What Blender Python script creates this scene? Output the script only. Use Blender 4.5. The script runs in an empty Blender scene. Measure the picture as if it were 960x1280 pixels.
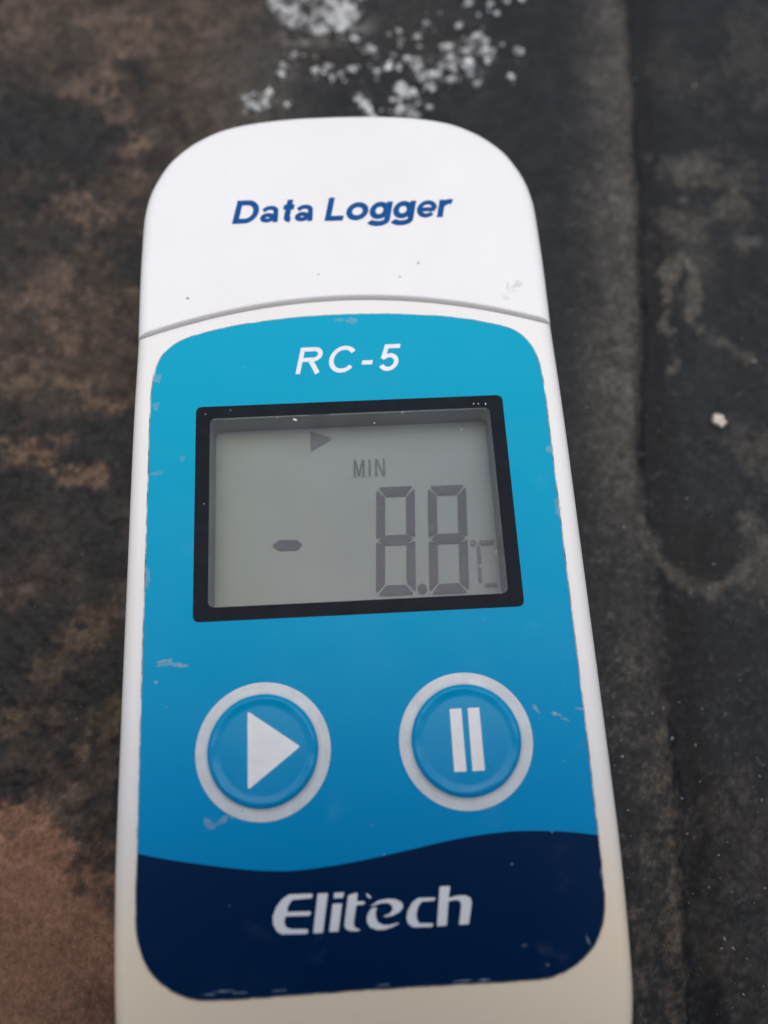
import bpy, bmesh, math, random
import numpy as np
from mathutils import Matrix, Vector, geometry

MM = 0.001
C = bpy.context.scene.collection
scene = bpy.context.scene

# ------------------------------------------------------------------ camera
TOP = 14.0                      # height of the logger's face above the ground, mm
cam_data = bpy.data.cameras.new('camera')
cam = bpy.data.objects.new('camera', cam_data)
C.objects.link(cam)
cam.matrix_world = Matrix(((0.9983508, 0.0450477, -0.0355861, -8.69e-05), (-0.0539741, 0.9477111, -0.3145321, -0.015772), (0.0195564, 0.3159341, 0.9485796, 0.0747573), (0, 0, 0, 1))) @ Matrix.Identity(4)
cam_data.sensor_fit = 'VERTICAL'
cam_data.sensor_height = 24.0
cam_data.sensor_width = 18.0
cam_data.lens = 24.0 * 1080 / 1280
cam_data.clip_start = 0.0005
cam_data.clip_end = 50.0
cam_data.dof.use_dof = True
cam_data.dof.focus_distance = 0.0645
cam_data.dof.aperture_fstop = cam_data.lens / (2 * 0.86)     # aperture radius 0.86 mm
scene.camera = cam

# ------------------------------------------------------------------ world, sun, exposure
SUN_EL, SUN_AZ = math.radians(80), math.radians(8)           # overcast: almost overhead and very soft
world = bpy.data.worlds.new('World')
scene.world = world
world.use_nodes = True
wn = world.node_tree
wn.nodes.clear()
sky = wn.nodes.new('ShaderNodeTexSky')
sky.sky_type = 'NISHITA'
sky.sun_disc = False
sky.sun_elevation = SUN_EL
sky.sun_rotation = SUN_AZ
sky.air_density = 1.0
sky.dust_density = 5.0
sky.ozone_density = 1.0
bg = wn.nodes.new('ShaderNodeBackground')
bg.inputs['Strength'].default_value = 0.12
wo = wn.nodes.new('ShaderNodeOutputWorld')
wn.links.new(sky.outputs[0], bg.inputs[0])
wn.links.new(bg.outputs[0], wo.inputs[0])
sun_data = bpy.data.lights.new('sun', 'SUN')
sun_data.energy = 1.3
sun_data.angle = math.radians(64)
sun_data.color = (0.985, 1.0, 0.975)
sun = bpy.data.objects.new('sun', sun_data)
C.objects.link(sun)
sd = Vector((math.sin(SUN_AZ) * math.cos(SUN_EL), math.cos(SUN_AZ) * math.cos(SUN_EL), math.sin(SUN_EL)))
sun.rotation_euler = sd.to_track_quat('Z', 'Y').to_euler()
sun.location = sd * 2
vs = scene.view_settings
vs.view_transform = 'Standard'
vs.look = 'None'
vs.gamma = 1.0
vs.use_curve_mapping = False
vs.exposure = 0.0

# ------------------------------------------------------------------ materials
def mat(name):
    m = bpy.data.materials.new(name)
    m.use_nodes = True
    nt = m.node_tree
    return m, nt, nt.nodes['Principled BSDF']

def N(nt, t, **kw):
    n = nt.nodes.new(t)
    for k, v in kw.items():
        setattr(n, k, v)
    return n

def noise(nt, scale, detail=4, rough=0.6, dist=0.0, vec=None):
    n = N(nt, 'ShaderNodeTexNoise')
    n.inputs['Scale'].default_value = scale
    n.inputs['Detail'].default_value = detail
    n.inputs['Roughness'].default_value = rough
    n.inputs['Distortion'].default_value = dist
    if vec is not None:
        nt.links.new(vec, n.inputs['Vector'])
    return n

def ramp(nt, src, stops):
    r = N(nt, 'ShaderNodeValToRGB')
    el = r.color_ramp.elements
    el[0].position, el[0].color = stops[0][0], (*stops[0][1], 1)
    el[1].position, el[1].color = stops[-1][0], (*stops[-1][1], 1)
    for p, c in stops[1:-1]:
        e = el.new(p); e.color = (*c, 1)
    nt.links.new(src, r.inputs[0])
    return r

def mixc(nt, fac, a, b, mode='MIX'):
    m = N(nt, 'ShaderNodeMix', data_type='RGBA', blend_type=mode)
    if isinstance(fac, (int, float)): m.inputs[0].default_value = fac
    else: nt.links.new(fac, m.inputs[0])
    for v, i in ((a, 6), (b, 7)):
        if isinstance(v, tuple): m.inputs[i].default_value = (*v, 1)
        else: nt.links.new(v, m.inputs[i])
    return m.outputs[2]

def bump(nt, h, strength, dist, bsdf):
    b = N(nt, 'ShaderNodeBump')
    b.inputs['Strength'].default_value = strength
    b.inputs['Distance'].default_value = dist
    nt.links.new(h, b.inputs['Height'])
    nt.links.new(b.outputs[0], bsdf.inputs['Normal'])

def objco(nt):
    return N(nt, 'ShaderNodeTexCoord').outputs['Object']

def plastic(name, base, dirt, rough=0.38, amount=0.5, foot=False):
    m, nt, p = mat(name)
    co = objco(nt)
    big = noise(nt, 90, 4, 0.6, 0.3, co)
    r = ramp(nt, big.outputs[0], [(0.35, (0, 0, 0)), (0.75, (amount,) * 3)])
    col = mixc(nt, r.outputs[0], base, dirt)
    speck = noise(nt, 1500, 2, 0.5, 0, co)
    sr = ramp(nt, speck.outputs[0], [(0.76, (0, 0, 0)), (0.82, (0.4,) * 3)])
    col = mixc(nt, sr.outputs[0], col, (0.16, 0.13, 0.10))
    if foot:                                    # yellowing and warm reflected light, both painted in towards the foot
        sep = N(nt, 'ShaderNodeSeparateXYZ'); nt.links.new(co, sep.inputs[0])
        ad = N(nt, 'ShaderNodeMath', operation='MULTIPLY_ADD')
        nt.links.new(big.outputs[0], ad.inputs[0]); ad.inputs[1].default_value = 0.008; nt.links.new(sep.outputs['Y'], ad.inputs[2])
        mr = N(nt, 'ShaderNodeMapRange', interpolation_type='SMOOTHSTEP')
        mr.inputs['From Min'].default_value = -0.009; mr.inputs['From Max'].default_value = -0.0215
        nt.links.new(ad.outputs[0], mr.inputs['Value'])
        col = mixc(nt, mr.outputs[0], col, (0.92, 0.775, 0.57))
    nt.links.new(col, p.inputs['Base Color'])
    rr = ramp(nt, noise(nt, 400, 5, 0.6, 0, co).outputs[0], [(0.3, (rough - 0.06,) * 3), (0.7, (rough + 0.1,) * 3)])
    nt.links.new(rr.outputs[0], p.inputs['Roughness'])
    p.inputs['Specular IOR Level'].default_value = 0.35
    p.inputs['Subsurface Weight'].default_value = 0.0
    bump(nt, noise(nt, 2500, 4, 0.6, 0, co).outputs[0], 0.22, 0.00004, p)
    return m

M_CAP = plastic('white_cap_plastic', (0.80, 0.80, 0.80), (0.74, 0.73, 0.71), 0.42, 0.5)
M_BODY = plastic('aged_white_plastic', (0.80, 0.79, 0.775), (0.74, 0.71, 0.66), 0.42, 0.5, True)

def film(name, stops, y0=-28.0, y1=22.0, rough=0.40, spec=0.06):
    """Printed film whose ink runs from cyan at the cap end to a deeper blue at the foot."""
    m, nt, p = mat(name)
    co = objco(nt)
    sep = N(nt, 'ShaderNodeSeparateXYZ'); nt.links.new(co, sep.inputs[0])
    mr = N(nt, 'ShaderNodeMapRange')
    mr.inputs['From Min'].default_value = y0 * MM
    mr.inputs['From Max'].default_value = y1 * MM
    nt.links.new(sep.outputs['Y'], mr.inputs['Value'])
    r = ramp(nt, mr.outputs[0], stops)
    wear = ramp(nt, noise(nt, 260, 6, 0.65, 0.5, co).outputs[0], [(0.62, (0, 0, 0)), (0.85, (0.05,) * 3)])
    col = mixc(nt, wear.outputs[0], r.outputs[0], (0.55, 0.62, 0.66))
    dust = ramp(nt, noise(nt, 2600, 2, 0.5, 0, co).outputs[0], [(0.77, (0, 0, 0)), (0.82, (0.30,) * 3)])
    col = mixc(nt, dust.outputs[0], col, (0.6, 0.66, 0.68))
    nt.links.new(col, p.inputs['Base Color'])
    rr = ramp(nt, noise(nt, 180, 5, 0.6, 0, co).outputs[0], [(0.3, (rough - 0.08,) * 3), (0.7, (rough + 0.1,) * 3)])
    nt.links.new(rr.outputs[0], p.inputs['Roughness'])
    p.inputs['Specular IOR Level'].default_value = spec
    bump(nt, noise(nt, 3000, 3, 0.6, 0, co).outputs[0], 0.10, 0.00003, p)
    return m

INK = [(0.0, (0.0, 0.215, 0.50)), (0.22, (0.0, 0.245, 0.52)), (0.5, (0.0, 0.30, 0.53)), (0.75, (0.0, 0.33, 0.52)), (1.0, (0.002, 0.35, 0.53))]
M_FILM = film('blue_label_film', INK)
M_BUTTON = film('glossy_blue_button_film', INK, rough=0.26, spec=0.16)
M_NAVY = film('navy_label_ink', [(0.0, (0.0, 0.0165, 0.062)), (1.0, (0.0, 0.0165, 0.062))])

def simple(name, base, rough=0.5, var=0.12, scale=600, spec=0.4, bmp=0.1):
    m, nt, p = mat(name)
    co = objco(nt)
    n = noise(nt, scale, 5, 0.65, 0.2, co)
    lo = tuple(c * (1 - var) for c in base); hi = tuple(min(1, c * (1 + var)) for c in base)
    r = ramp(nt, n.outputs[0], [(0.3, lo), (0.7, hi)])
    nt.links.new(r.outputs[0], p.inputs['Base Color'])
    p.inputs['Roughness'].default_value = rough
    p.inputs['Specular IOR Level'].default_value = spec
    if bmp: bump(nt, n.outputs[0], bmp, 0.00005, p)
    return m

M_PRINT = simple('white_print', (0.76, 0.78, 0.79), 0.4, 0.05, 900, 0.3, 0.05)
M_RING = simple('silvery_ring_print', (0.56, 0.61, 0.64), 0.32, 0.10, 700, 0.35, 0.1)
M_BLUEINK = simple('blue_print', (0.003, 0.075, 0.26), 0.5, 0.15, 900, 0.08, 0.05)
M_BEZEL = simple('black_print', (0.006, 0.010, 0.016), 0.4, 0.3, 700, 0.05, 0.05)
M_WELL = simple('grey_well_plastic', (0.25, 0.28, 0.305), 0.5, 0.1, 500, 0.3, 0.05)
M_SEG = simple('lcd_segment_ink', (0.072, 0.08, 0.105), 0.5, 0.06, 900, 0.2, 0.0)
M_FAINT = simple('faint_lcd_segment_ink', (0.105, 0.118, 0.138), 0.5, 0.06, 900, 0.2, 0.0)
M_GRIME = None

def lcd_material():
    m, nt, p = mat('grey_green_lcd')
    co = objco(nt)
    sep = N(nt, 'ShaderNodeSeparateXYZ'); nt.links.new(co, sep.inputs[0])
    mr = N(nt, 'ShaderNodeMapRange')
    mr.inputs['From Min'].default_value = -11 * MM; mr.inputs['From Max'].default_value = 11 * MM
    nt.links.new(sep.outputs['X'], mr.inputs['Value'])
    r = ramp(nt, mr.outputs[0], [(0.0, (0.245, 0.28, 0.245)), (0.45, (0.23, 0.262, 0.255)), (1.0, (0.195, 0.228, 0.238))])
    n = noise(nt, 150, 4, 0.6, 0.4, co)
    rr = ramp(nt, n.outputs[0], [(0.3, (0.9,) * 3), (0.7, (1.05,) * 3)])
    nt.links.new(mixc(nt, 1.0, r.outputs[0], rr.outputs[0], 'MULTIPLY'), p.inputs['Base Color'])
    p.inputs['Roughness'].default_value = 0.45
    p.inputs['Specular IOR Level'].default_value = 0.3
    return m
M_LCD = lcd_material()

def glass_material():
    m = bpy.data.materials.new('clear_window_film'); m.use_nodes = True
    nt = m.node_tree; nt.nodes.clear()
    out = N(nt, 'ShaderNodeOutputMaterial')
    tr = N(nt, 'ShaderNodeBsdfTransparent'); tr.inputs[0].default_value = (0.90, 0.92, 0.94, 1)
    gl = N(nt, 'ShaderNodeBsdfGlossy'); gl.inputs['Roughness'].default_value = 0.12
    fr = N(nt, 'ShaderNodeFresnel'); fr.inputs['IOR'].default_value = 1.22
    mx = N(nt, 'ShaderNodeMixShader')
    nt.links.new(fr.outputs[0], mx.inputs[0]); nt.links.new(tr.outputs[0], mx.inputs[1]); nt.links.new(gl.outputs[0], mx.inputs[2])
    df = N(nt, 'ShaderNodeBsdfDiffuse'); df.inputs[0].default_value = (0.55, 0.58, 0.60, 1)
    co = objco(nt)
    dust = ramp(nt, noise(nt, 170, 6, 0.7, 1.2, co).outputs[0], [(0.4, (0.0,) * 3), (0.75, (0.05,) * 3)])
    mx2 = N(nt, 'ShaderNodeMixShader')
    nt.links.new(dust.outputs[0], mx2.inputs[0]); nt.links.new(mx.outputs[0], mx2.inputs[1]); nt.links.new(df.outputs[0], mx2.inputs[2])
    nt.links.new(mx2.outputs[0], out.inputs[0])
    return m
M_GLASS = glass_material()

def patchy(name, base, lo, hi, scale, amax=1.0, rough=0.6):
    """Film of dirt or scuffing that breaks up: diffuse where the noise is high, clear elsewhere."""
    m = bpy.data.materials.new(name); m.use_nodes = True
    nt = m.node_tree; nt.nodes.clear()
    out = N(nt, 'ShaderNodeOutputMaterial')
    tr = N(nt, 'ShaderNodeBsdfTransparent')
    p = N(nt, 'ShaderNodeBsdfPrincipled')
    p.inputs['Base Color'].default_value = (*base, 1)
    p.inputs['Roughness'].default_value = rough
    r = ramp(nt, noise(nt, scale, 5, 0.65, 0.4, objco(nt)).outputs[0], [(lo, (0, 0, 0)), (hi, (amax,) * 3)])
    mx = N(nt, 'ShaderNodeMixShader')
    nt.links.new(r.outputs[0], mx.inputs[0]); nt.links.new(tr.outputs[0], mx.inputs[1]); nt.links.new(p.outputs[0], mx.inputs[2])
    nt.links.new(mx.outputs[0], out.inputs[0])
    return m
M_GRIME = patchy('brown_grime', (0.11, 0.085, 0.065), 0.36, 0.68, 700, 0.85)
M_SCUFF = patchy('pale_scuff', (0.42, 0.60, 0.68), 0.28, 0.70, 1500, 0.62)
M_SMEAR = patchy('grey_smudge', (0.30, 0.27, 0.24), 0.45, 0.75, 1600, 0.5)
M_LIFT = patchy('lifted_film_edge', (0.30, 0.55, 0.66), 0.25, 0.65, 900, 0.38)

def granule_material():
    m, nt, p = mat('white_granule')
    co = objco(nt)
    r = ramp(nt, noise(nt, 700, 4, 0.6, 0, co).outputs[0], [(0.3, (0.36, 0.37, 0.36)), (0.58, (0.80, 0.81, 0.79))])
    oi = N(nt, 'ShaderNodeObjectInfo')
    cl = ramp(nt, noise(nt, 260, 2, 0.5, 0, co).outputs[0], [(0.36, (0.55,) * 3), (0.60, (1.2,) * 3)])
    rv = ramp(nt, oi.outputs['Random'], [(0.0, (0.5,) * 3), (1.0, (1.3,) * 3)])
    c2 = mixc(nt, 1.0, mixc(nt, 1.0, r.outputs[0], cl.outputs[0], 'MULTIPLY'), rv.outputs[0], 'MULTIPLY')
    nt.links.new(c2, p.inputs['Base Color'])
    p.inputs['Transmission Weight'].default_value = 0.08
    p.inputs['Roughness'].default_value = 0.16
    p.inputs['Specular IOR Level'].default_value = 0.7
    return m
M_GRAN = granule_material()
M_PEBBLE = simple('cream_pebble', (0.62, 0.55, 0.48), 0.6, 0.15, 1200, 0.3, 0.3)
M_GRIT = simple('pale_grit', (0.26, 0.245, 0.225), 0.5, 0.5, 900, 0.5, 0.2)
M_PHONE = simple('dark_phone_shell', (0.020, 0.021, 0.024), 0.35, 0.1, 200, 0.5, 0.0)
M_LENS = simple('lens_glass', (0.004, 0.004, 0.006), 0.08, 0.1, 200, 0.5, 0.0)

def ground_material():
    m, nt, p = mat('tarry_sheet_with_dried_mud')
    co = objco(nt)
    at = N(nt, 'ShaderNodeAttribute'); at.attribute_name = 'stain'
    rg = N(nt, 'ShaderNodeAttribute'); rg.attribute_name = 'dry'
    fine = noise(nt, 2200, 6, 0.72, 0.3, co)
    fr = ramp(nt, fine.outputs[0], [(0.28, (0.62,) * 3), (0.5, (1.0,) * 3), (0.75, (1.5,) * 3)])
    col = mixc(nt, 1.0, at.outputs['Color'], fr.outputs[0], 'MULTIPLY')
    mid = noise(nt, 500, 5, 0.7, 0.8, co)
    mr = ramp(nt, mid.outputs[0], [(0.3, (0.72,) * 3), (0.7, (1.28,) * 3)])
    col = mixc(nt, 1.0, col, mr.outputs[0], 'MULTIPLY')
    nt.links.new(col, p.inputs['Base Color'])
    rr = N(nt, 'ShaderNodeMapRange')
    rr.inputs['To Min'].default_value = 0.46; rr.inputs['To Max'].default_value = 0.85
    nt.links.new(rg.outputs['Fac'], rr.inputs['Value'])
    nt.links.new(rr.outputs[0], p.inputs['Roughness'])
    p.inputs['Specular IOR Level'].default_value = 0.2
    bump(nt, fine.outputs[0], 0.45, 0.00012, p)
    return m
M_GROUND = ground_material()

# ------------------------------------------------------------------ mesh helpers (millimetres in, metres out)
def link(name, me, m, parent=None, smooth=False):
    o = bpy.data.objects.new(name, me)
    C.objects.link(o)
    if m: me.materials.append(m)
    if parent: o.parent = parent
    if smooth: me.shade_smooth()
    return o

def mesh(name, V, F):
    me = bpy.data.meshes.new(name)
    me.from_pydata([(v[0] * MM, v[1] * MM, v[2] * MM) for v in V], [], F)
    me.update()
    return me

def fix(me):
    bm = bmesh.new(); bm.from_mesh(me)
    bmesh.ops.recalc_face_normals(bm, faces=bm.faces)
    bm.to_mesh(me); bm.free()
    return me

def offset(poly, d):
    """Inset a counter-clockwise polygon by d with mitred corners."""
    P = np.array(poly, float)
    e = np.roll(P, -1, 0) - P
    e /= np.linalg.norm(e, axis=1)[:, None] + 1e-12
    n = np.stack([-e[:, 1], e[:, 0]], 1)
    n0 = np.roll(n, 1, 0)
    b = n0 + n
    k = np.clip((b * n).sum(1), 0.35, None)
    return P + b / k[:, None] * d

def fillet(poly, r, seg=6, only=None):
    """Round the corners of a polygon (list of radii or one radius)."""
    n = len(poly); out = []
    for i in range(n):
        rr = r[i] if isinstance(r, (list, tuple)) else r
        a, b, c = (np.array(poly[(i + k) % n], float) for k in (-1, 0, 1))
        u, v = a - b, c - b
        lu, lv = np.linalg.norm(u), np.linalg.norm(v); u /= lu; v /= lv
        ang = math.acos(max(-1, min(1, float(u @ v))))
        if rr <= 0 or ang > math.radians(172):
            out.append(tuple(b)); continue
        t = min(rr / math.tan(ang / 2), lu * 0.48, lv * 0.48)
        p0, p1 = b + u * t, b + v * t
        for k in range(seg + 1):
            s = k / seg
            q = (1 - s) ** 2 * p0 + 2 * s * (1 - s) * (b * 0.85 + (p0 + p1) * 0.075) + s * s * p1
            out.append(tuple(q))
    return out

def smooth_closed(pts, k=6):
    """Closed Catmull-Rom through the points."""
    n = len(pts); P = np.array(pts, float); out = []
    for i in range(n):
        p0, p1, p2, p3 = P[i - 1], P[i], P[(i + 1) % n], P[(i + 2) % n]
        for j in range(k):
            t = j / k
            out.append(tuple(0.5 * ((2 * p1) + (-p0 + p2) * t + (2 * p0 - 5 * p1 + 4 * p2 - p3) * t * t + (-p0 + 3 * p1 - 3 * p2 + p3) * t ** 3)))
    return out

def smooth_open(pts, k=6):
    P = [np.array(p, float) for p in pts]
    P = [2 * P[0] - P[1]] + P + [2 * P[-1] - P[-2]]
    out = []
    for i in range(1, len(P) - 2):
        p0, p1, p2, p3 = P[i - 1:i + 3]
        for j in range(k):
            t = j / k
            out.append(tuple(0.5 * ((2 * p1) + (-p0 + p2) * t + (2 * p0 - 5 * p1 + 4 * p2 - p3) * t * t + (-p0 + 3 * p1 - 3 * p2 + p3) * t ** 3)))
    out.append(tuple(P[-2]))
    return out

def tess(loops):
    return geometry.tessellate_polygon([[Vector((p[0], p[1], 0)) for p in l] for l in loops])

def sheet(name, loops, z, m, parent, thick=0.0, zf=None):
    """Flat printed sheet from an outline (and holes); thick closes its sides down to z - thick."""
    pts = [p for l in loops for p in l]
    V = [(p[0], p[1], z if zf is None else zf(p[0], p[1])) for p in pts]
    F = []
    for t in tess(loops):
        a, b, c = (Vector(V[i]) for i in t)
        F.append(tuple(t) if (b - a).cross(c - a).z > 0 else tuple(reversed(t)))
    if thick:
        base = len(V); V += [(v[0], v[1], v[2] - thick) for v in V]
        s = 0
        for l in loops:
            n = len(l)
            for i in range(n):
                a, b = s + i, s + (i + 1) % n
                F.append((a, a + base, b + base, b))
            s += n
        me = fix(mesh(name, V, F))
    else:
        me = mesh(name, V, F)
    return link(name, me, m, parent)

def shapes(name, polys, z, m, parent, zf=None):
    """Several separate printed shapes in one mesh (a word)."""
    V, F = [], []
    for q, poly in enumerate(polys):
        b = len(V)
        V += [(p[0], p[1], (z if zf is None else zf(p[0], p[1])) + 0.0006 * q) for p in poly]
        for t in tess([poly]):
            a, bb, c = (Vector((*poly[i], 0)) for i in t)
            F.append(tuple(b + i for i in t) if (bb - a).cross(c - a).z > 0 else tuple(b + i for i in reversed(t)))
    return link(name, mesh(name, V, F), m, parent)

# ------------------------------------------------------------------ noise for the ground
def vnoise(x, y, seed):
    r = np.random.RandomState(seed); T = r.rand(256, 256)
    xi = np.floor(x).astype(int); yi = np.floor(y).astype(int)
    fx = x - xi; fy = y - yi
    fx = fx * fx * fx * (fx * (fx * 6 - 15) + 10); fy = fy * fy * fy * (fy * (fy * 6 - 15) + 10)
    a = T[xi % 256, yi % 256]; b = T[(xi + 1) % 256, yi % 256]
    c = T[xi % 256, (yi + 1) % 256]; d = T[(xi + 1) % 256, (yi + 1) % 256]
    return (a * (1 - fx) + b * fx) * (1 - fy) + (c * (1 - fx) + d * fx) * fy

def fbm(x, y, s, seed, octv=5, g=0.55, rot=0.5):
    v = 0; a = 1; t = 0; x = x / s; y = y / s
    for k in range(octv):
        v = v + a * vnoise(x + 37.1 * k, y + 11.7 * k, seed + k); t += a
        a *= g
        x, y = (x * math.cos(rot) - y * math.sin(rot)) * 2.03, (x * math.sin(rot) + y * math.cos(rot)) * 2.03
    return v / t

def sstep(a, b, v):
    t = np.clip((v - a) / (b - a), 0, 1)
    return t * t * (3 - 2 * t)

def seg_dist(x, y, pts):
    d = np.full(x.shape, 1e9)
    for (ax, ay), (bx, by) in zip(pts[:-1], pts[1:]):
        ux, uy = bx - ax, by - ay
        t = np.clip(((x - ax) * ux + (y - ay) * uy) / (ux * ux + uy * uy), 0, 1)
        d = np.minimum(d, np.hypot(x - ax - t * ux, y - ay - t * uy))
    return d

def blob(x, y, cx, cy, rx, ry=None, wob=None):
    """Ragged stain: a soft field broken up by coarse and fine noise."""
    ry = ry or rx
    q = np.exp(-0.9 * (((x - cx) / rx) ** 2 + ((y - cy) / ry) ** 2))
    return sstep(0.34, 0.74, q * 0.75 + (NA - 0.5) * 0.9 + (NB - 0.5) * 0.7 + (0.0 if wob is None else (wob - 0.5) * 0.5)) * sstep(0.05, 0.35, q)

# ------------------------------------------------------------------ the ground sheet
EDGE = [(34.36, 76.75), (33.11, 63.50), (30.86, 42.05), (29.16, 27.85), (26.90, 14.22), (26.63, 7.88), (27.11, 3.29), (26.55, -3.93), (25.89, -10.74), (25.47, -17.17), (24.81, -23.25), (24.24, -29.00), (23.11, -36.55)]   # lip of the upper layer

def edge_x(y):
    pts = sorted((b, a) for a, b in EDGE)
    return np.interp(y, [p[0] for p in pts], [p[1] for p in pts])

def ground_height(x, y):
    ex = edge_x(y) + (fbm(x * 0 + 3.3, y, 6.0, 91, 4) - 0.5) * 1.0 * sstep(20, 0, y) + (fbm(x, y, 2.0, 95, 3) - 0.5) * 0.5
    d = x - ex                                              # negative on the upper layer
    lip = np.where(d < 0, np.sqrt(np.clip(1 - np.clip(1 + d / 5.0, 0, 1) ** 2.6, 0, 1)), 0.0)
    step = np.where(d < 0, 0.35 + 0.65 * lip, 0.35 * sstep(0.9, 0.0, d) ** 1.0)
    h = (1.15 * step - 0.35 * np.exp(-((d - 1.3) / 1.2) ** 2)) * (1 - 0.6 * sstep(15, 9, y) * sstep(-14, -6, y))
    near = sstep(-24, -8, d)                                # the layer dips to the level under the logger
    h = h * near
    h = h + (fbm(x, y, 9, 11, 5) - 0.5) * 0.5 + (fbm(x, y, 2.2, 21, 4) - 0.5) * 0.16
    left = sstep(-8, -20, x)
    h = h + left * (0.35 + 0.65 * sstep(-24, -13, y)) * ((fbm(x * 1.0, y * 1.15, 5.0, 31, 6, 0.60) - 0.5) * 0.9 - 0.22 * sstep(-24, -13, y) * sstep(0.7, 1.0, 1 - np.abs(2 * fbm(x + 0.5 * y, y * 1.5, 4.0, 241, 5, 0.6) - 1)))
    return np.minimum(h, 1.5) - 0.55

def ground_colour(x, y):
    global NA, NB
    NA = fbm(x, y, 2.6, 301, 6, 0.66); NB = fbm(x, y, 0.9, 311, 5, 0.7)
    w1 = fbm(x, y, 7.0, 201, 6, 0.6); w2 = fbm(x, y, 3.0, 211, 6, 0.65); w3 = fbm(x, y, 14.0, 221, 5, 0.6)
    w4 = fbm(x * 0.9 + y * 0.35, y * 1.15 - x * 0.4, 3.4, 231, 7, 0.68)
    ridge = 1 - np.abs(2 * fbm(x + 0.5 * y, y * 1.5, 4.0, 241, 5, 0.6) - 1)
    tar = np.stack([0.0078 + 0 * x, 0.0098 + 0 * x, 0.0116 + 0 * x], -1)
    NC = fbm(x, y, 0.42, 321, 4, 0.7)
    col = tar * (0.30 + 0.7 * w1 + 0.5 * NB + 0.45 * NC)[..., None]
    dry = 0.12 + 0.25 * w2
    def put(mask, c, rough=None):
        nonlocal col, dry
        mk = np.clip(mask, 0, 1)[..., None]
        col = col * (1 - mk) + np.array(c) * mk
        if rough is not None: dry = dry * (1 - mk[..., 0]) + rough * mk[..., 0]
    # worn grey dust over the tar
    put(0.5 * sstep(0.50, 0.72, NA * 0.5 + w2 * 0.5), (0.023, 0.0245, 0.025), 0.5)
    put(0.5 * sstep(0.56, 0.75, NB * 0.7 + w1 * 0.3) * sstep(25, -10, y), (0.029, 0.029, 0.0285), 0.5)
    put(0.6 * sstep(0.58, 0.76, NC * 0.75 + NA * 0.25) * sstep(22, -6, y), (0.055, 0.054, 0.052), 0.6)
    # dried mud on the left
    lft = sstep(5, -17, x + 3.0 * (w3 - 0.5) * 6)
    put(lft * 0.9 * sstep(0.33, 0.56, w1 * 0.4 + NA * 0.6), (0.051, 0.037, 0.027), 0.8)
    put(lft * 0.75 * sstep(0.50, 0.66, w4), (0.078, 0.057, 0.043), 0.9)
    put(lft * 0.7 * sstep(0.62, 0.78, NA * 0.55 + NB * 0.45), (0.098, 0.068, 0.048), 0.95)
    put(lft * 0.75 * sstep(0.80, 0.96, ridge), (0.012, 0.011, 0.0105), 0.4)  # crease shade painted into the colour where the relief dips
    put(lft * 0.7 * sstep(0.53, 0.40, w3 * 0.5 + w2 * 0.5) * sstep(14, 4, y) * sstep(-16, -10, y), (0.013, 0.0125, 0.012), 0.4)
    put(lft * 0.75 * sstep(0.52, 0.40, w3 * 0.75 + NA * 0.25), (0.0135, 0.0140, 0.0145), 0.35)
    put(lft * 0.45 * sstep(0.52, 0.68, w3 * 0.4 + NA * 0.6) * sstep(-5, 8, y), (0.092, 0.066, 0.049), 0.9)
    # brown crusts, upper left
    for (cx, cy), rx, ry, a in zip([(-24.89, 67.14), (-26.56, 60.43), (-21.63, 50.64), (-27.07, 43.79), (-29.27, 34.39), (-14.74, 68.55), (-33.39, 69.15), (-23.13, 56.50)], (4.2, 2.6, 2.0, 3.0, 2.6, 3.0, 6, 3.0), (4.0, 3.0, 2.2, 3.4, 5.0, 3.0, 5, 2.4), (.85, .8, .8, .6, .8, .5, .45, .5)):
        put(a * blob(x, y, cx, cy, rx * 1.35, ry * 1.35, w2), (0.135, 0.094, 0.068), 0.95)
    for (cx, cy), r in zip([(-34.96, 61.27), (-28.69, 64.41), (-25.36, 50.26), (-32.93, 51.58), (-29.62, 39.54), (-18.89, 57.43), (-24.49, 18.20), (-24.79, 10.32), (-28.11, 54.54), (-32.67, 37.77)], (3.5, 3.0, 2.6, 3.4, 2.6, 2.5, 3.5, 4.0, 2.5, 2.6)):
        put(0.8 * blob(x, y, cx, cy, r * 1.4, r * 1.4, w1), (0.0155, 0.0165, 0.0175), 0.3)
    for (cx, cy), rx, ry in zip([(-28.56, 23.78), (-30.66, 16.86), (-28.05, 27.62), (-25.01, 14.22), (-31.75, 26.05), (-23.16, 21.43)], (3.4, 3.0, 2.6, 2.2, 2.5, 2.2), (1.0, 1.4, 1.0, 1.0, 1.1, 1.0)):
        put(0.8 * blob(x, y, cx, cy, rx * 1.5, ry * 1.5, w2), (0.125, 0.082, 0.054), 0.95)
    for (cx, cy), rx, ry in zip([(-23.95, -10.40), (-21.75, -8.24), (-26.73, -3.30), (-29.07, -7.86), (-24.13, -1.37), (-22.90, 1.38)], (1.2, 1.4, 2.0, 2.0, 1.9, 1.6), (0.8, 2.2, 1.2, 1.4, 1.0, 0.9)):
        put(0.55 * blob(x, y, cx, cy, rx * 1.5, ry * 1.5, w2), (0.085, 0.062, 0.038), 0.95)
    # red-brown earth, lower left: ragged front running down to the right
    lf_ = sstep(-6, -15, x)
    put(lf_ * 0.45 * sstep(0.35, 0.65, w3) * sstep(-8, 10, y), (0.064, 0.048, 0.036), 0.8)
    (xa, ya), (xb, yb) = [(-29.70, -16.03), (-19.30, -19.91)]
    fy = ya + (x - xa) * (yb - ya) / (xb - xa) + (w1 - 0.5) * 9 + (w2 - 0.5) * 6 + (NB - 0.5) * 3
    em = sstep(1.0, -2.2, y - fy) * sstep(2, -8, x)
    put(0.97 * em, (0.180, 0.096, 0.062), 1.0)
    put(0.45 * em * sstep(0.5, 0.7, w4), (0.225, 0.125, 0.082), 1.0)
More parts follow.
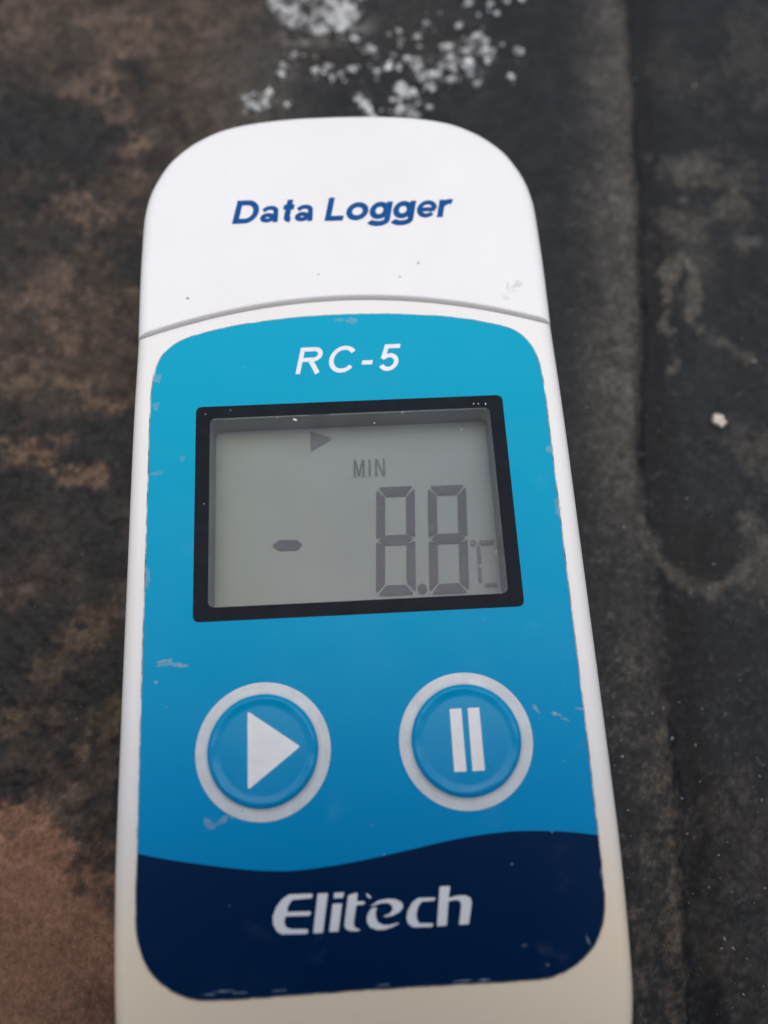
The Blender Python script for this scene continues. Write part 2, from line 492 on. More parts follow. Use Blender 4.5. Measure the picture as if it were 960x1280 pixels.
    put(0.5 * em * sstep(0.60, 0.74, NB * 0.6 + w2 * 0.4), (0.085, 0.045, 0.030), 1.0)
    (cx, cy), = [(-21.00, -30.51)]
    put(0.6 * blob(x, y, cx, cy, 5, 3, w2), (0.05, 0.030, 0.022), 1.0)
    # milky residue dried around the white granules
    for (cx, cy), r, a in zip([(-1.73, 69.08), (1.37, 67.45), (-4.01, 67.62), (-7.27, 56.80), (-9.25, 56.87), (-5.38, 61.37), (3.47, 55.02), (7.98, 57.80), (11.15, 59.13), (13.53, 61.30), (16.34, 62.91), (9.52, 61.09), (15.11, 59.00), (6.90, 54.36)], (5, 4, 4, 1.6, 1.3, 2.0, 2.2, 3.0, 2.6, 2.6, 2.2, 2.2, 2.0, 2.0), (.8, .7, .7, .55, .5, .5, .5, .5, .4, .4, .4, .45, .35, .5)):
        q = np.hypot((x - cx) / r, (y - cy) / r)
        put(a * sstep(1.1, 0.2, q) * sstep(0.50, 0.66, NB * 0.55 + NA * 0.45), (0.33, 0.335, 0.32), 0.5)
    # grey dust, top middle
    (cx, cy), = [(-8.54, 60.36)]
    put(0.5 * sstep(1.3, 0.2, np.hypot((x - cx) / 7, (y - cy) / 13)) * (0.4 + 0.8 * w2), (0.075, 0.070, 0.061), 0.8)
    (cx, cy), = [(7.57, 65.50)]
    put(0.35 * blob(x, y, cx, cy, 14, 10, w3), (0.045, 0.040, 0.033), 0.6)
    # lip of the upper layer, right: sky-lit curve painted paler, brown speckle
    d = x - edge_x(y)
    lipm = sstep(-8.5, -0.8, d + (w2 - 0.5) * 4) ** 1.3 * sstep(0.9, -0.3, d + (w2 - 0.5) * 1.5)
    put(lipm * (0.30 + 0.5 * w1 + 0.5 * (NB - 0.4)) * (0.30 + 0.70 * sstep(2, 14, y)), (0.098, 0.088, 0.076), 0.8)
    put(lipm * 0.4 * sstep(0.50, 0.68, NA) * sstep(2, -6, y), (0.075, 0.064, 0.052), 0.9)
    low = sstep(-4, -20, y)
    put(sstep(-8, -1.5, d) * sstep(0.8, -0.5, d) * low * 0.55 * sstep(0.50, 0.68, NA * 0.4 + NB * 0.3 + NC * 0.3), (0.080, 0.063, 0.048), 0.9)
    put(sstep(-2.2, -0.8, d) * sstep(0.6, -0.2, d) * low * 0.6 * sstep(0.40, 0.60, NB), (0.12, 0.092, 0.068), 0.9)
    # crevice shade beside the lip, painted as a dark strip over the tar
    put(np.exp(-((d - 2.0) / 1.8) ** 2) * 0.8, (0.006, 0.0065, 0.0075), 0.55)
    # pale stains on the lower layer
    for pts, wd, a in (([(33.58, 32.73), (31.87, 28.19), (32.09, 25.04), (32.36, 22.83), (31.35, 22.44)], 0.32, .6), ([(33.08, 33.22), (34.56, 35.25), (35.69, 34.06), (35.70, 32.17), (34.35, 28.08)], 0.45, .75), ([(26.44, 7.12), (27.46, 3.65), (29.40, 1.25), (31.56, 0.26), (34.34, 1.60), (37.32, 4.45)], 0.5, .6), ([(35.43, 26.86), (37.87, 24.79), (39.92, 22.94)], 0.35, .4)):
        put(a * sstep(wd * 1.9, wd * 0.2, seg_dist(x, y, pts) + (w2 - 0.5) * 2.4 + (NB - 0.5) * 1.6), (0.098, 0.088, 0.074), 0.9)
    for (cx, cy), rx, ry, a in zip([(37.94, 46.36), (40.70, 40.17), (41.35, 36.90), (38.82, 13.27), (36.27, 2.85), (38.25, 58.76), (34.32, 39.92), (47.87, 61.86), (40.76, 45.22), (35.92, 36.93)], (3.4, 2.4, 1.8, 1.8, 2.2, 3, 1.8, 4, 3.4, 3), (2.0, 2.2, .8, 3.0, 3.0, 4, 1.6, 6, 2.4, 4), (.45, .45, .55, .4, .35, .2, .35, .25, .3, .25)):
        put(a * blob(x, y, cx, cy, rx * 1.7, ry * 1.7, w2), (0.085, 0.077, 0.064), 0.85)
    (cx, cy), = [(31.92, 4.41)]
    put(0.85 * sstep(1.2, 0.4, np.hypot((x - cx) / 4.5, (y - cy) / 3.6) + (w2 - 0.5) * 0.8), (0.005, 0.0055, 0.0065), 0.3)
    (cx, cy), = [(31.03, -26.53)]
    put(0.5 * blob(x, y, cx, cy, 9, 14, w2), (0.045, 0.039, 0.032), 0.7)
    # scratches
    r = random.Random(5)
    for k in range(70):
        sx, sy = r.uniform(17, 46), r.uniform(-34, 40); a = r.gauss(0.5, 0.7); L = r.uniform(0.3, 1.6)
        win = (np.abs(x - sx) < 3) & (np.abs(y - sy) < 3)
        if win.any():
            mk = np.zeros_like(x)
            mk[win] = 0.45 * sstep(0.15, 0.02, seg_dist(x[win], y[win], [(sx, sy), (sx + L * math.cos(a), sy + L * math.sin(a))])) * sstep(0.35, 0.6, NB[win])
            put(mk, (0.11, 0.108, 0.10), 0.8)
    col = col * (1 + lft * sstep(-24, -14, y) * (1.3 * (NB - 0.5) + 0.9 * (NC - 0.5)) + (1 - lft) * 1.6 * (NC - 0.5))[..., None]   # mottled grain
    return np.clip(col, 0.002, 0.6), np.clip(dry, 0, 1)

def stretched(lo, hi, step, far):
    core = np.arange(lo, hi + 1e-6, step)
    out = [step * 1.35 ** k for k in range(1, 60)]
    a = np.cumsum(out); a = a[a < far]
    return np.concatenate([lo - a[::-1], core, hi + a])

def make_ground():
    gx = stretched(-42, 56, 0.18, 900); gy = stretched(-40, 80, 0.2, 900)
    X, Y = np.meshgrid(gx, gy, indexing='ij')
    Z = ground_height(X, Y)
    col, dry = ground_colour(X, Y)
    nx, ny = X.shape
    V = np.stack([X, Y, Z], -1).reshape(-1, 3) * MM
    idx = np.arange(nx * ny).reshape(nx, ny)
    Q = np.stack([idx[:-1, :-1], idx[1:, :-1], idx[1:, 1:], idx[:-1, 1:]], -1).reshape(-1, 4)
    me = bpy.data.meshes.new('ground')
    me.vertices.add(len(V)); me.vertices.foreach_set('co', V.ravel())
    me.loops.add(Q.size); me.loops.foreach_set('vertex_index', Q.ravel().astype(np.int32))
    me.polygons.add(len(Q)); me.polygons.foreach_set('loop_start', np.arange(0, Q.size, 4, dtype=np.int32))
    me.update(calc_edges=True); me.validate()
    a = me.attributes.new('stain', 'FLOAT_COLOR', 'POINT')
    a.data.foreach_set('color', np.concatenate([col.reshape(-1, 3), np.ones((nx * ny, 1))], 1).ravel().astype(np.float32))
    b = me.attributes.new('dry', 'FLOAT', 'POINT')
    b.data.foreach_set('value', dry.ravel().astype(np.float32))
    o = link('ground', me, M_GROUND, None, True)
    o['kind'] = 'structure'
    return o
make_ground()

def gz(x, y):
    return float(ground_height(np.array([[float(x)]]), np.array([[float(y)]]))[0, 0])

# ------------------------------------------------------------------ the data logger
root = bpy.data.objects.new('data_logger', None)
C.objects.link(root)
root.location = (0, 0, 0)
root['label'] = 'white handheld temperature logger with blue front label, small grey screen and two round buttons'
root['category'] = 'data logger'

T = TOP                                     # the face lies in the plane z = T
def part_y(x): return 22.87 - x * x * 0.01085          # seam between cap and body
END = [(16.62, 22.0), (16.63, 26.0), (16.53, 30.7), (16.38, 32.2), (16.12, 33.5), (15.6, 34.95), (14.6, 36.8), (13.32, 38.2), (11.9, 39.28), (9.9, 40.28), (7.1, 40.95), (3.6, 41.3)]
right = smooth_open([(16.60, part_y(16.6) + 0.10)] + END + [(0.0, 41.38)], 5)
cap_up = right + [(-x, y) for x, y in reversed(right[:-1])]
FOOT = [(16.72, 12.0), (16.75, 0.0), (16.76, -12.0), (16.74, -18.5), (16.62, -23.0), (16.42, -27.0), (16.18, -29.2), (15.75, -31.0), (14.9, -33.1), (13.4, -35.1), (11.2, -36.7), (8.0, -37.8), (4.0, -38.35)]
rb = smooth_open([(16.58, part_y(16.58) - 0.12)] + FOOT + [(0.0, -38.5)], 5)
WIN = (0.05, 5.12, 10.75, 7.353)            # window centre and half sizes
def rect(cx, cy, hx, hy): return [(cx - hx, cy - hy), (cx + hx, cy - hy), (cx + hx, cy + hy), (cx - hx, cy + hy)]
win_loop = fillet(rect(*WIN), 0.45, 4)

def resample(P, n):
    P = np.array(P, float); L = np.concatenate([[0], np.cumsum(np.hypot(*np.diff(P, axis=0).T))])
    t = np.linspace(0, L[-1], n)
    return np.stack([np.interp(t, L, P[:, 0]), np.interp(t, L, P[:, 1])], 1)

def open_offset(P, d):
    P = np.array(P, float); t = np.gradient(P, axis=0); t /= np.linalg.norm(t, axis=1)[:, None]
    return P + np.stack([-t[:, 1], t[:, 0]], 1) * d

def ring_loop(side, d_side, d_seam, sign):
    """Outer wall inset by d_side, cut by the seam arc set back by d_seam; sign +1 above the seam, -1 below it."""
    q = open_offset(side, d_side)
    g = lambda x: part_y(x) + sign * (0.055 + d_seam)
    keep = [k for k in range(len(q)) if sign * (q[k][1] - g(q[k][0])) > 0.0]
    a, b = keep[0], keep[-1]
    def cut(p_in, p_out):
        lo, hi = 0.0, 1.0
        for _ in range(30):
            m = (lo + hi) / 2; c = p_in + (p_out - p_in) * m
            if sign * (c[1] - g(c[0])) > 0: lo = m
            else: hi = m
        return p_in + (p_out - p_in) * lo
    pa = cut(q[a], q[a - 1]); pb = cut(q[b], q[b + 1])
    wall = resample(np.vstack([pa, q[a:b + 1], pb]), 150)
    xs_ = np.linspace(pb[0], pa[0], 62)[1:-1]
    sm = np.stack([xs_, [g(x) for x in xs_]], 1)
    return np.vstack([wall, sm])

def housing(name, side, sign, r_side, r_seam, base, m, hole=None):
    zs = [(1.2, base), (0.5, base + 0.25), (0.12, base + 0.9), (0.0, base + 1.6), (0.0, T - 3.5), (0.0, T - r_side)]
    for k in range(1, 12):
        an = math.pi / 2 * k / 11
        zs.append((r_side - r_side * math.cos(an), T - r_side + r_side * math.sin(an)))
    zs.append((r_side + 0.22, T))
    loops = []
    for d, z in zs:
        u = max(0.0, z - (T - r_seam))
        ds = r_seam - math.sqrt(max(0.0, r_seam ** 2 - u ** 2))
        loops.append((ring_loop(side, d, ds + (0.15 if d > r_side else 0), sign), z))
    n = len(loops[0][0]); V, F = [], []
    for q, z in loops: V += [(p[0], p[1], z) for p in q]
    K = len(loops)
    for k in range(K - 1):
        for i in range(n):
            j = (i + 1) % n
            F.append((k * n + i, k * n + j, (k + 1) * n + j, (k + 1) * n + i))
    nsm = len(F); top = (K - 1) * n; tl = [tuple(p) for p in loops[-1][0]]
    if hole:
        h0 = len(V); V += [(p[0], p[1], T) for p in hole]
        F += [tuple(top + i if i < n else h0 + i - n for i in t) for t in tess([tl, hole])]
        h1 = len(V); V += [(p[0], p[1], T - 0.4) for p in hole]
        F += [(h0 + i, h0 + (i + 1) % len(hole), h1 + (i + 1) % len(hole), h1 + i) for i in range(len(hole))]
    else:
        F += [tuple(top + i for i in t) for t in tess([tl])]
    F += [tuple(t) for t in tess([[tuple(p) for p in loops[0][0]]])]
    me = fix(mesh(name, V, F)); o = link(name, me, m, root)
    for p in me.polygons: p.use_smooth = p.index < nsm
    sm_ = [False] * len(me.edges)
    cs = (0, 149)                               # corners between wall and seam stay crisp
    for e in me.edges:
        i, j = e.vertices
        if i < top + n and j < top + n and i % n == j % n and i % n in cs: sm_[e.index] = True
    at = me.attributes.new('sharp_edge', 'BOOLEAN', 'EDGE'); at.data.foreach_set('value', sm_)
    return o

cap_side = [(16.6, 18.0)] + cap_up + [(-16.6, 18.0)]
cap = housing('cap', cap_side, 1, 0.95, 0.16, 0.35, M_CAP)
foot_half = list(reversed(rb))
body_side = [(-x, y) for x, y in rb[:-1]] + foot_half
body_side = [(-16.5, 24.0)] + body_side + [(16.5, 24.0)]
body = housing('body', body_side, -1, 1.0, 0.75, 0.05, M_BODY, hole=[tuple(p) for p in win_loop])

# dark seam floor between the two mouldings
def seam_lip():
    xs_ = np.linspace(15.95, -15.95, 41)
    P = [(x, part_y(x) + 0.8) for x in xs_] + [(x, part_y(x) - 0.8) for x in xs_[::-1]]
    n = len(P); V = [(*p, 1.5) for p in P] + [(*p, T - 0.7) for p in P]
    F = [(i, (i + 1) % n, n + (i + 1) % n, n + i) for i in range(n)] + [tuple(t) for t in tess([P])] + [tuple(n + i for i in t) for t in tess([P])]
    link('seam_lip', fix(mesh('seam_lip', V, F)), M_BODY, root)
seam_lip()

# window well and LCD
D = 2.35
V = []; F = []
n = len(win_loop)
for z in (T - 0.02, T - D - 0.15):
    V += [(p[0] - (p[0] - WIN[0]) * 0.0004, p[1] - (p[1] - WIN[1]) * 0.0004, z) for p in win_loop]
for i in range(n):
    j = (i + 1) % n
    F.append((i, i + n, j + n, j))
F += [tuple(i + n for i in t) for t in tess([win_loop])]
link('window_well', fix(mesh('window_well', V, F)), M_WELL, root)
lcd_loop = rect(0.05, 5.15, 10.66, 7.05)
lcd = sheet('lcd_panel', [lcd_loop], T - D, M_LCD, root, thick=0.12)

ZS = T - D + 0.10
def digit(x, y, W=2.98, H=8.62, tv=0.68, th=0.80, slant=0.055, gap=0.075):
    """The seven bars of one figure, each a mesh of its own."""
    m = H / 2
    g = gap
    polys = [
        [(g + 0.05, H), (W - g - 0.05, H), (W - tv - g, H - th), (tv + g, H - th)],
        [(g + .05, 0), (tv + g, th), (W - tv - g, th), (W - g - .05, 0)],
        [(0, H - g * 2), (tv, H - th - g), (tv, m + th / 2 + g * .6), (0, m + g * 1.2)],
        [(W, H - g * 2), (W, m + g * 1.2), (W - tv, m + th / 2 + g * .6), (W - tv, H - th - g)],
        [(0, g * 2), (0, m - g * 1.2), (tv, m - th / 2 - g * .6), (tv, th + g)],
        [(W, g * 2), (W - tv, th + g), (W - tv, m - th / 2 - g * .6), (W, m - g * 1.2)],
        [(g + .1, m), (tv * 0.75 + g, m + th / 2), (W - tv * 0.75 - g, m + th / 2), (W - g - .1, m), (W - tv * 0.75 - g, m - th / 2), (tv * 0.75 + g, m - th / 2)],
    ]
    for p in polys:
        q = [(x + a + slant * b, y + b) for a, b in p]
        sheet('segment', [fillet(q, 0.10, 3)], ZS, M_SEG, lcd)
digit(1.32, -1.47)
digit(5.32, -1.55)
dotp = [(4.80 + 0.36 * math.cos(a), -1.08 + 0.42 * math.sin(a)) for a in np.linspace(0, 2 * math.pi, 20, endpoint=False)]
sheet('decimal_point', [dotp], ZS, M_SEG, lcd)
sheet('minus_sign', [fillet([(-6.34, 2.80), (-5.80, 2.42), (-4.43, 2.40), (-4.02, 2.80), (-4.42, 3.21), (-5.80, 3.26)], 0.12, 3)], ZS, M_SEG, lcd)
sheet('pointer_mark', [[(-3.20, 12.15), (-3.20, 10.42), (-1.52, 11.42), (-1.75, 11.55)]], ZS, M_FAINT, lcd)
deg = [(8.93 + 0.22 * math.cos(a), 2.33 + 0.24 * math.sin(a)) for a in np.linspace(0, 2 * math.pi, 18, endpoint=False)]
degi = [(8.93 + 0.11 * math.cos(a), 2.33 + 0.12 * math.sin(a)) for a in np.linspace(0, 2 * math.pi, 18, endpoint=False)]
sheet('degree_sign', [deg, degi], ZS, M_FAINT, lcd)
for q in ([(9.30, 2.32), (9.48, 2.50), (10.62, 2.50), (10.42, 2.14), (9.55, 2.10)], [(9.18, 2.10), (9.46, 1.98), (9.44, 0.72), (9.30, 0.62), (9.14, 0.72)],
          [(9.12, 0.40), (9.40, 0.36), (9.36, -0.82), (9.16, -0.86), (9.08, -0.70)], [(9.42, -1.16), (9.60, -0.84), (10.34, -0.84), (10.50, -1.02), (10.40, -1.20)]):
    sheet('unit_segment', [fillet(q, 0.05, 2)], ZS, M_FAINT, lcd)
def bar(a, b, w):
    a, b = np.array(a, float), np.array(b, float); u = (b - a) / np.linalg.norm(b - a); nrm = np.array([-u[1], u[0]]) * w / 2
    return [tuple(a - nrm), tuple(b - nrm), tuple(b + nrm), tuple(a + nrm)]
wv = 0.155
y0, y1 = 8.10, 9.52
def sl(p): return (p[0] + (p[1] - y0) * 0.03, p[1])
min_strokes = [((0.15, y0), (0.15, y1)), ((0.19, y1), (0.50, y0 + 0.1)), ((0.50, y0 + 0.1), (0.81, y1)), ((0.85, y0), (0.85, y1)),
               ((1.33, y0), (1.33, y1)), ((1.83, y0), (1.83, y1)), ((1.87, y1), (2.42, y0)), ((2.46, y0), (2.46, y1))]
shapes('min_lettering', [bar(sl(a), sl(b), wv) for a, b in min_strokes], ZS, M_FAINT, lcd)

# label film
LBL = [(15.22, 10.0), (15.22, 14.0), (15.04, 16.2), (14.55, 17.85), (13.55, 19.0), (11.9, 19.75), (8.9, 20.45), (6.0, 20.83), (3.0, 21.06)]
LBF = [(15.19, 0.0), (15.16, -12.0), (15.1, -18.6), (15.06, -21.6), (14.9, -23.3), (14.4, -24.75), (13.44, -25.85), (12.2, -26.62), (10.9, -26.98), (9.3, -27.06)]
lr = smooth_open([(9.3, -27.06)] + list(reversed(LBF[:-1])) + LBL + [(0.0, 21.13)], 5)
lr = [(4.5, -27.03), (0.0, -27.0)][::-1] + lr
lab_poly = lr + [(-x, y) for x, y in reversed(lr[1:-1])]
ZL = T + 0.10
label = sheet('label', [lab_poly, win_loop], ZL, M_FILM, root, thick=0.10)
rngs = random.Random(3)
grime_out = [(p[0], p[1]) for p in offset(lab_poly, -0.11)]
grime_in = [(p[0], p[1]) for p in offset(lab_poly, 0.03)]
sheet('grime_line', [grime_out, grime_in], T + 0.008, M_GRIME, root)
bez_out = fillet(rect(0.05, 5.12, 11.82, 8.37), 0.45, 4)
sheet('window_bezel', [bez_out, win_loop], ZL + 0.008, M_BEZEL, root)
pane_loop = [tuple(p) for p in offset(win_loop, 0.004)]
sheet('window_pane', [pane_loop], ZL - 0.004, M_GLASS, root, thick=0.2)

wave_top = smooth_open([(-15.105, -18.29), (-13.0, -18.78), (-8.73, -19.55), (-5.6, -19.87), (-3.0, -19.77), (-0.14, -19.45), (2.48, -19.05), (5.13, -18.62), (7.4, -18.37), (9.67, -18.27), (12.68, -18.45), (15.095, -18.8)], 5)
low = [p for p in lab_poly if p[1] < -18.85]
lowr = [p for p in low if p[0] >= 0]; lowl = [p for p in low if p[0] < 0]
lowl = sorted([p for p in lowl], key=lambda p: (-p[1]))      # left side from the wave down
lowl = [p for p in lab_poly if p[0] < 0 and p[1] < -18.4]
lowr = [p for p in lab_poly if p[0] >= 0 and p[1] < -18.9]
wave_poly = lowr + list(reversed(wave_top)) + lowl
sheet('navy_wave', [wave_poly], ZL + 0.006, M_NAVY, root)

# buttons: printed white ring, embossed dome, symbol
def dome(r, R0=3.98, R1=3.46, h=0.34):
    """Embossed membrane: steep foot, narrow raised rim, slightly dished centre."""
    if r >= R0: return 0.0
    if r > R1:
        t = (R0 - r) / (R0 - R1)
        return h * (t * t * (3 - 2 * t))
    t = min(1.0, (R1 - r) / 0.55)
    return h - 0.085 * (t * t * (3 - 2 * t))
BTN = ((-6.885, -12.25), (6.892, -12.29))
for k, (cx, cy) in enumerate(BTN):
    nm = ('play_button', 'pause_button')[k]
    ang = np.linspace(0, 2 * math.pi, 72, endpoint=False)
    Vb, Fb = [(cx, cy, ZL + 0.01 + dome(0))], []
    rad = [0.8, 1.6, 2.4, 2.8, 2.9, 3.0, 3.1, 3.2, 3.28, 3.35, 3.40, 3.45, 3.52, 3.6, 3.68, 3.76, 3.84, 3.9, 3.98]
    rr = random.Random(40 + k)
    ph = [rr.uniform(0, 6.28) for _ in range(6)]
    def wr(a, r):                             # the film is creased where it was pressed
        return (0.035 * math.sin(3 * a + ph[0]) + 0.025 * math.sin(7 * a + ph[1]) + 0.015 * math.sin(13 * a + ph[2])) * max(0, 1 - abs(r - 3.55) / 0.5)
    for r in rad:
        for a in ang:
            Vb.append((cx + r * math.cos(a), cy + r * math.sin(a), ZL + 0.004 + (0.006 if r < 3.95 else 0) + dome(r) + wr(a, r)))
    m = len(ang)
    for i in range(m): Fb.append((0, 1 + i, 1 + (i + 1) % m))
    for q in range(len(rad) - 1):
        for i in range(m):
            a, b = 1 + q * m + i, 1 + q * m + (i + 1) % m
            Fb.append((a, a + m, b + m, b))
    btn = link(nm, mesh(nm, Vb, Fb), M_BUTTON, root, True)
    # printed ring climbs the foot of the dome
    Vr, Fr = [], []
    rads = [3.74, 3.80, 3.86, 3.92, 3.98, 4.2, 4.565]
    for r in rads:
        for a in ang:
            Vr.append((cx + r * math.cos(a), cy + r * math.sin(a), ZL + 0.022 + dome(r) + wr(a, r)))
    for q in range(len(rads) - 1):
        for i in range(m):
            a, b = q * m + i, q * m + (i + 1) % m
            Fr.append((a, a + m, b + m, b))
    link('button_ring', mesh('button_ring', Vr, Fr), M_RING, root, True)
    zf = lambda x, y, cx=cx, cy=cy: ZL + 0.020 + dome(math.hypot(x - cx, y - cy))
    def grid_poly(poly):                       # follow the dome: split the outline finely
        out = []
        for i in range(len(poly)):
            a, b = np.array(poly[i]), np.array(poly[(i + 1) % len(poly)])
            for s in np.linspace(0, 1, 8, endpoint=False): out.append(tuple(a + (b - a) * s))
        return out
    if k == 0:
        tri = fillet([(-7.90, -9.60), (-7.90, -14.74), (-4.36, -12.12)], 0.10, 3)
        sheet('play_symbol', [tri], 0, M_PRINT, btn, zf=lambda x, y: ZL + 0.022 + dome(0))
    else:
        for q in ([(5.90, -10.18), (6.71, -10.18), (6.72, -14.34), (5.90, -14.33)], [(7.14, -10.18), (7.94, -10.18), (7.96, -14.33), (7.13, -14.34)]):
            sheet('pause_bar', [q], 0, M_PRINT, btn, zf=lambda x, y: ZL + 0.022 + dome(0))

# lettering: heavy grotesque letters drawn as strokes (unit = cap height), slanted and laid flat
def arc(cx, cy, rx, ry, a0, a1, n=16):
    return [(cx + rx * math.cos(math.radians(a)), cy + ry * math.sin(math.radians(a))) for a in np.linspace(a0, a1, n)]

def stroke(pts, w):
    P = np.array(pts, float); t = np.gradient(P, axis=0) if len(P) > 2 else np.repeat((P[1:] - P[:1]), 2, 0)
    if np.allclose(P[0], P[-1]) and len(P) > 3: t[0] = t[-1] = P[1] - P[-2]
    t /= np.linalg.norm(t, axis=1)[:, None] + 1e-9
    nn = np.stack([-t[:, 1], t[:, 0]], 1)
    ww = np.array(w if isinstance(w, (list, tuple)) else [w] * len(P))[:, None] / 2
    return P + nn * ww, P - nn * ww

def glyph(ch, w):
    h = w / 2; xh = 0.75; q = xh / 2
    if ch == 'D':
        return [[(h, 0), (h, 1)], [(h, 1 - h), (0.42, 1 - h)] + arc(0.42, 0.5, 0.47 - h, 0.5 - h, 90, -90, 22) + [(0.42, h), (h, h)]], 0.97
    if ch == 'L': return [[(h, 0), (h, 1)], [(w, h * .95), (0.68, h * .95)]], 0.76
    if ch == 'R':
        return [[(h, 0), (h, 1)], [(h, 1 - h), (0.50, 1 - h)] + arc(0.50, 0.725, 0.29 - h, 0.275 - h, 90, -90, 16) + [(0.50, 0.45 + h), (h, 0.45 + h)], [(0.44, 0.46), (0.62, 0.20), (0.74, 0.0)]], 0.92
    if ch == 'C': return [arc(0.47, 0.5, 0.47 - h, 0.51 - h, 38, 322, 34)], 0.98
    if ch == '-': return [[(0.02, 0.34), (0.38, 0.34)]], 0.48
    if ch == '5':
        return [[(0.62, 1 - h), (0.16, 1 - h)], [(0.17, 1.0), (0.10, 0.46)], [(0.09, 0.50)] + arc(0.32, 0.32, 0.33 - h, 0.335 - h, 135, -155, 28)], 0.72
    if ch == 'o': return [arc(0.41, q, 0.41 - h, q + .015 - h, 0, 360, 36)], 0.88
    if ch == 'a':
        return [[(0.09, 0.52)] + arc(0.34, 0.50, 0.27 - h * .5, 0.25 - h, 150, 0, 14) + [(0.60 - h * .1, 0.30), (0.62, 0.02)],
                arc(0.30, 0.22, 0.29 - h, 0.225 - h, 0, 360, 26)], 0.80
    if ch == 't': return [[(0.22, 0.97), (0.22, 0.22)] + arc(0.36, 0.22, 0.14, 0.22 - h, 180, 275, 8), [(0.02, xh - h * .9), (0.42, xh - h * .9)]], 0.50
    if ch == 'g':
        return [arc(0.36, 0.38, 0.36 - h, 0.375 - h, 0, 360, 34), [(0.70, xh), (0.70, -0.02)] + arc(0.38, -0.03, 0.32, 0.26 - h, 0, -165, 18)], 0.88
    if ch == 'e': return [arc(0.39, q, 0.39 - h, q + .015 - h, 0, 320, 34), [(0.06, q - 0.02), (0.70, q - 0.02)]], 0.82
    if ch == 'r': return [[(h, 0), (h, xh)], [(h, 0.36)] + arc(0.40, 0.40, 0.40 - h, 0.33 - h * .6, 170, 72, 10)], 0.55
    return [], 0.38

def letters(name, word, m, parent, z, x0, y0, cap_h, width, w, slant, track=0.0, thin=1.0):
    V, F, x, k = [], [], 0.0, 0
    for ch in word:
        st, adv = glyph(ch, w)
        for pts in st:
            ww = w * (0.84 if ch in 'ae' else 1.0)
            L, R = stroke(pts, ww); b = len(V); n = len(L); zz = z + 0.0009 * k; k += 1
            for p in list(L) + list(R): V.append([x + p[0] + slant * p[1], p[1], zz])
            for i in range(n - 1): F.append((b + n + i, b + n + i + 1, b + i + 1, b + i))
        x += adv + track
    A = np.array(V); lo, hi = A[:, 0].min(), A[:, 0].max()
    A[:, 0] = x0 + (A[:, 0] - lo) * width / (hi - lo); A[:, 1] = y0 + A[:, 1] * cap_h
    me = mesh(name, A.tolist(), F)
    bm = bmesh.new(); bm.from_mesh(me)
    for f in bm.faces:
        f.normal_update()
        if f.normal.z < 0: f.normal_flip()
    bm.to_mesh(me); bm.free()
    return link(name, me, m, parent)
letters('cap_lettering', 'Data Logger', M_BLUEINK, root, T + 0.006, -9.07, 30.13, 2.32, 18.6, 0.220, 0.21, -0.012)
letters('model_lettering', 'RC-5', M_PRINT, root, ZL + 0.008, -4.10, 15.98, 2.30, 8.35, 0.155, 0.21, 0.14)
ELI = [
 ([(-3.78, -21.31), (-5.32, -21.28), (-5.73, -21.51), (-6.15, -21.97), (-6.38, -22.54), (-6.35, -23.01), (-6.13, -23.40), (-5.84, -23.58), (-4.18, -23.64), (-4.13, -23.38), (-5.25, -23.31), (-5.54, -23.19), (-5.65, -22.92), (-5.60, -22.55), (-4.00, -22.60), (-3.92, -22.35), (-5.49, -22.30), (-5.40, -21.98), (-5.14, -21.61), (-3.85, -21.58)], 0.12),
 ([(-3.48, -21.34), (-2.82, -21.34), (-3.22, -23.64), (-3.83, -23.63)], 0.04),
 ([(-2.54, -21.99), (-1.93, -22.00), (-2.23, -23.62), (-2.81, -23.61)], 0.04),
 ([(-2.41, -21.35), (-1.77, -21.35), (-1.87, -21.68), (-2.46, -21.67)], 0.04),
 ([(-1.52, -21.54), (-0.89, -21.39), (-0.99, -21.94), (-0.46, -21.94), (-0.51, -22.15), (-1.03, -22.15), (-1.24, -23.17), (-1.20, -23.44), (-0.80, -23.61), (-1.03, -23.67), (-1.51, -23.63), (-1.78, -23.47), (-1.83, -23.27), (-1.73, -22.66)], 0.10),
 ([(-0.39, -21.43), (-0.00, -21.75), (-0.15, -21.81), (-0.32, -21.66)], 0.05),
 ([(-0.21, -22.32), (0.37, -21.97), (1.02, -21.89), (1.54, -21.95), (1.91, -22.15), (1.99, -22.43), (1.72, -22.72), (1.26, -22.90), (0.81, -22.96), (0.66, -22.90), (1.08, -22.77), (1.31, -22.53), (1.26, -22.28), (1.00, -22.13), (0.55, -22.13), (0.17, -22.22)], 0.12),
 ([(-0.06, -22.40), (0.32, -22.33), (0.20, -22.57), (0.18, -22.91), (0.31, -23.22), (0.64, -23.41), (1.08, -23.42), (1.57, -23.33), (1.67, -23.36), (1.22, -23.56), (0.69, -23.68), (0.25, -23.67), (-0.19, -23.50), (-0.38, -23.21), (-0.38, -22.87), (-0.26, -22.61)], 0.12),
 ([(4.10, -21.99), (2.97, -21.95), (2.58, -22.18), (2.25, -22.68), (2.15, -23.09), (2.24, -23.43), (2.56, -23.65), (3.76, -23.69), (3.86, -23.49), (2.95, -23.44), (2.80, -23.19), (2.80, -22.85), (2.94, -22.45), (3.18, -22.18), (4.02, -22.16)], 0.12),
 ([(4.42, -21.35), (5.10, -21.35), (4.93, -22.07), (5.47, -21.95), (6.00, -21.96), (6.35, -22.12), (6.40, -22.43), (6.12, -23.66), (5.48, -23.67), (5.72, -22.53), (5.67, -22.29), (5.41, -22.20), (4.91, -22.25), (4.69, -23.67), (4.06, -23.67)], 0.08)]
def ccw(p):
    a = sum(p[i - 1][0] * p[i][1] - p[i][0] * p[i - 1][1] for i in range(len(p)))
    return p if a > 0 else p[::-1]
shapes('brand_lettering', [fillet(ccw(p), r, 4) for p, r in ELI], ZL + 0.012, M_PRINT, root)

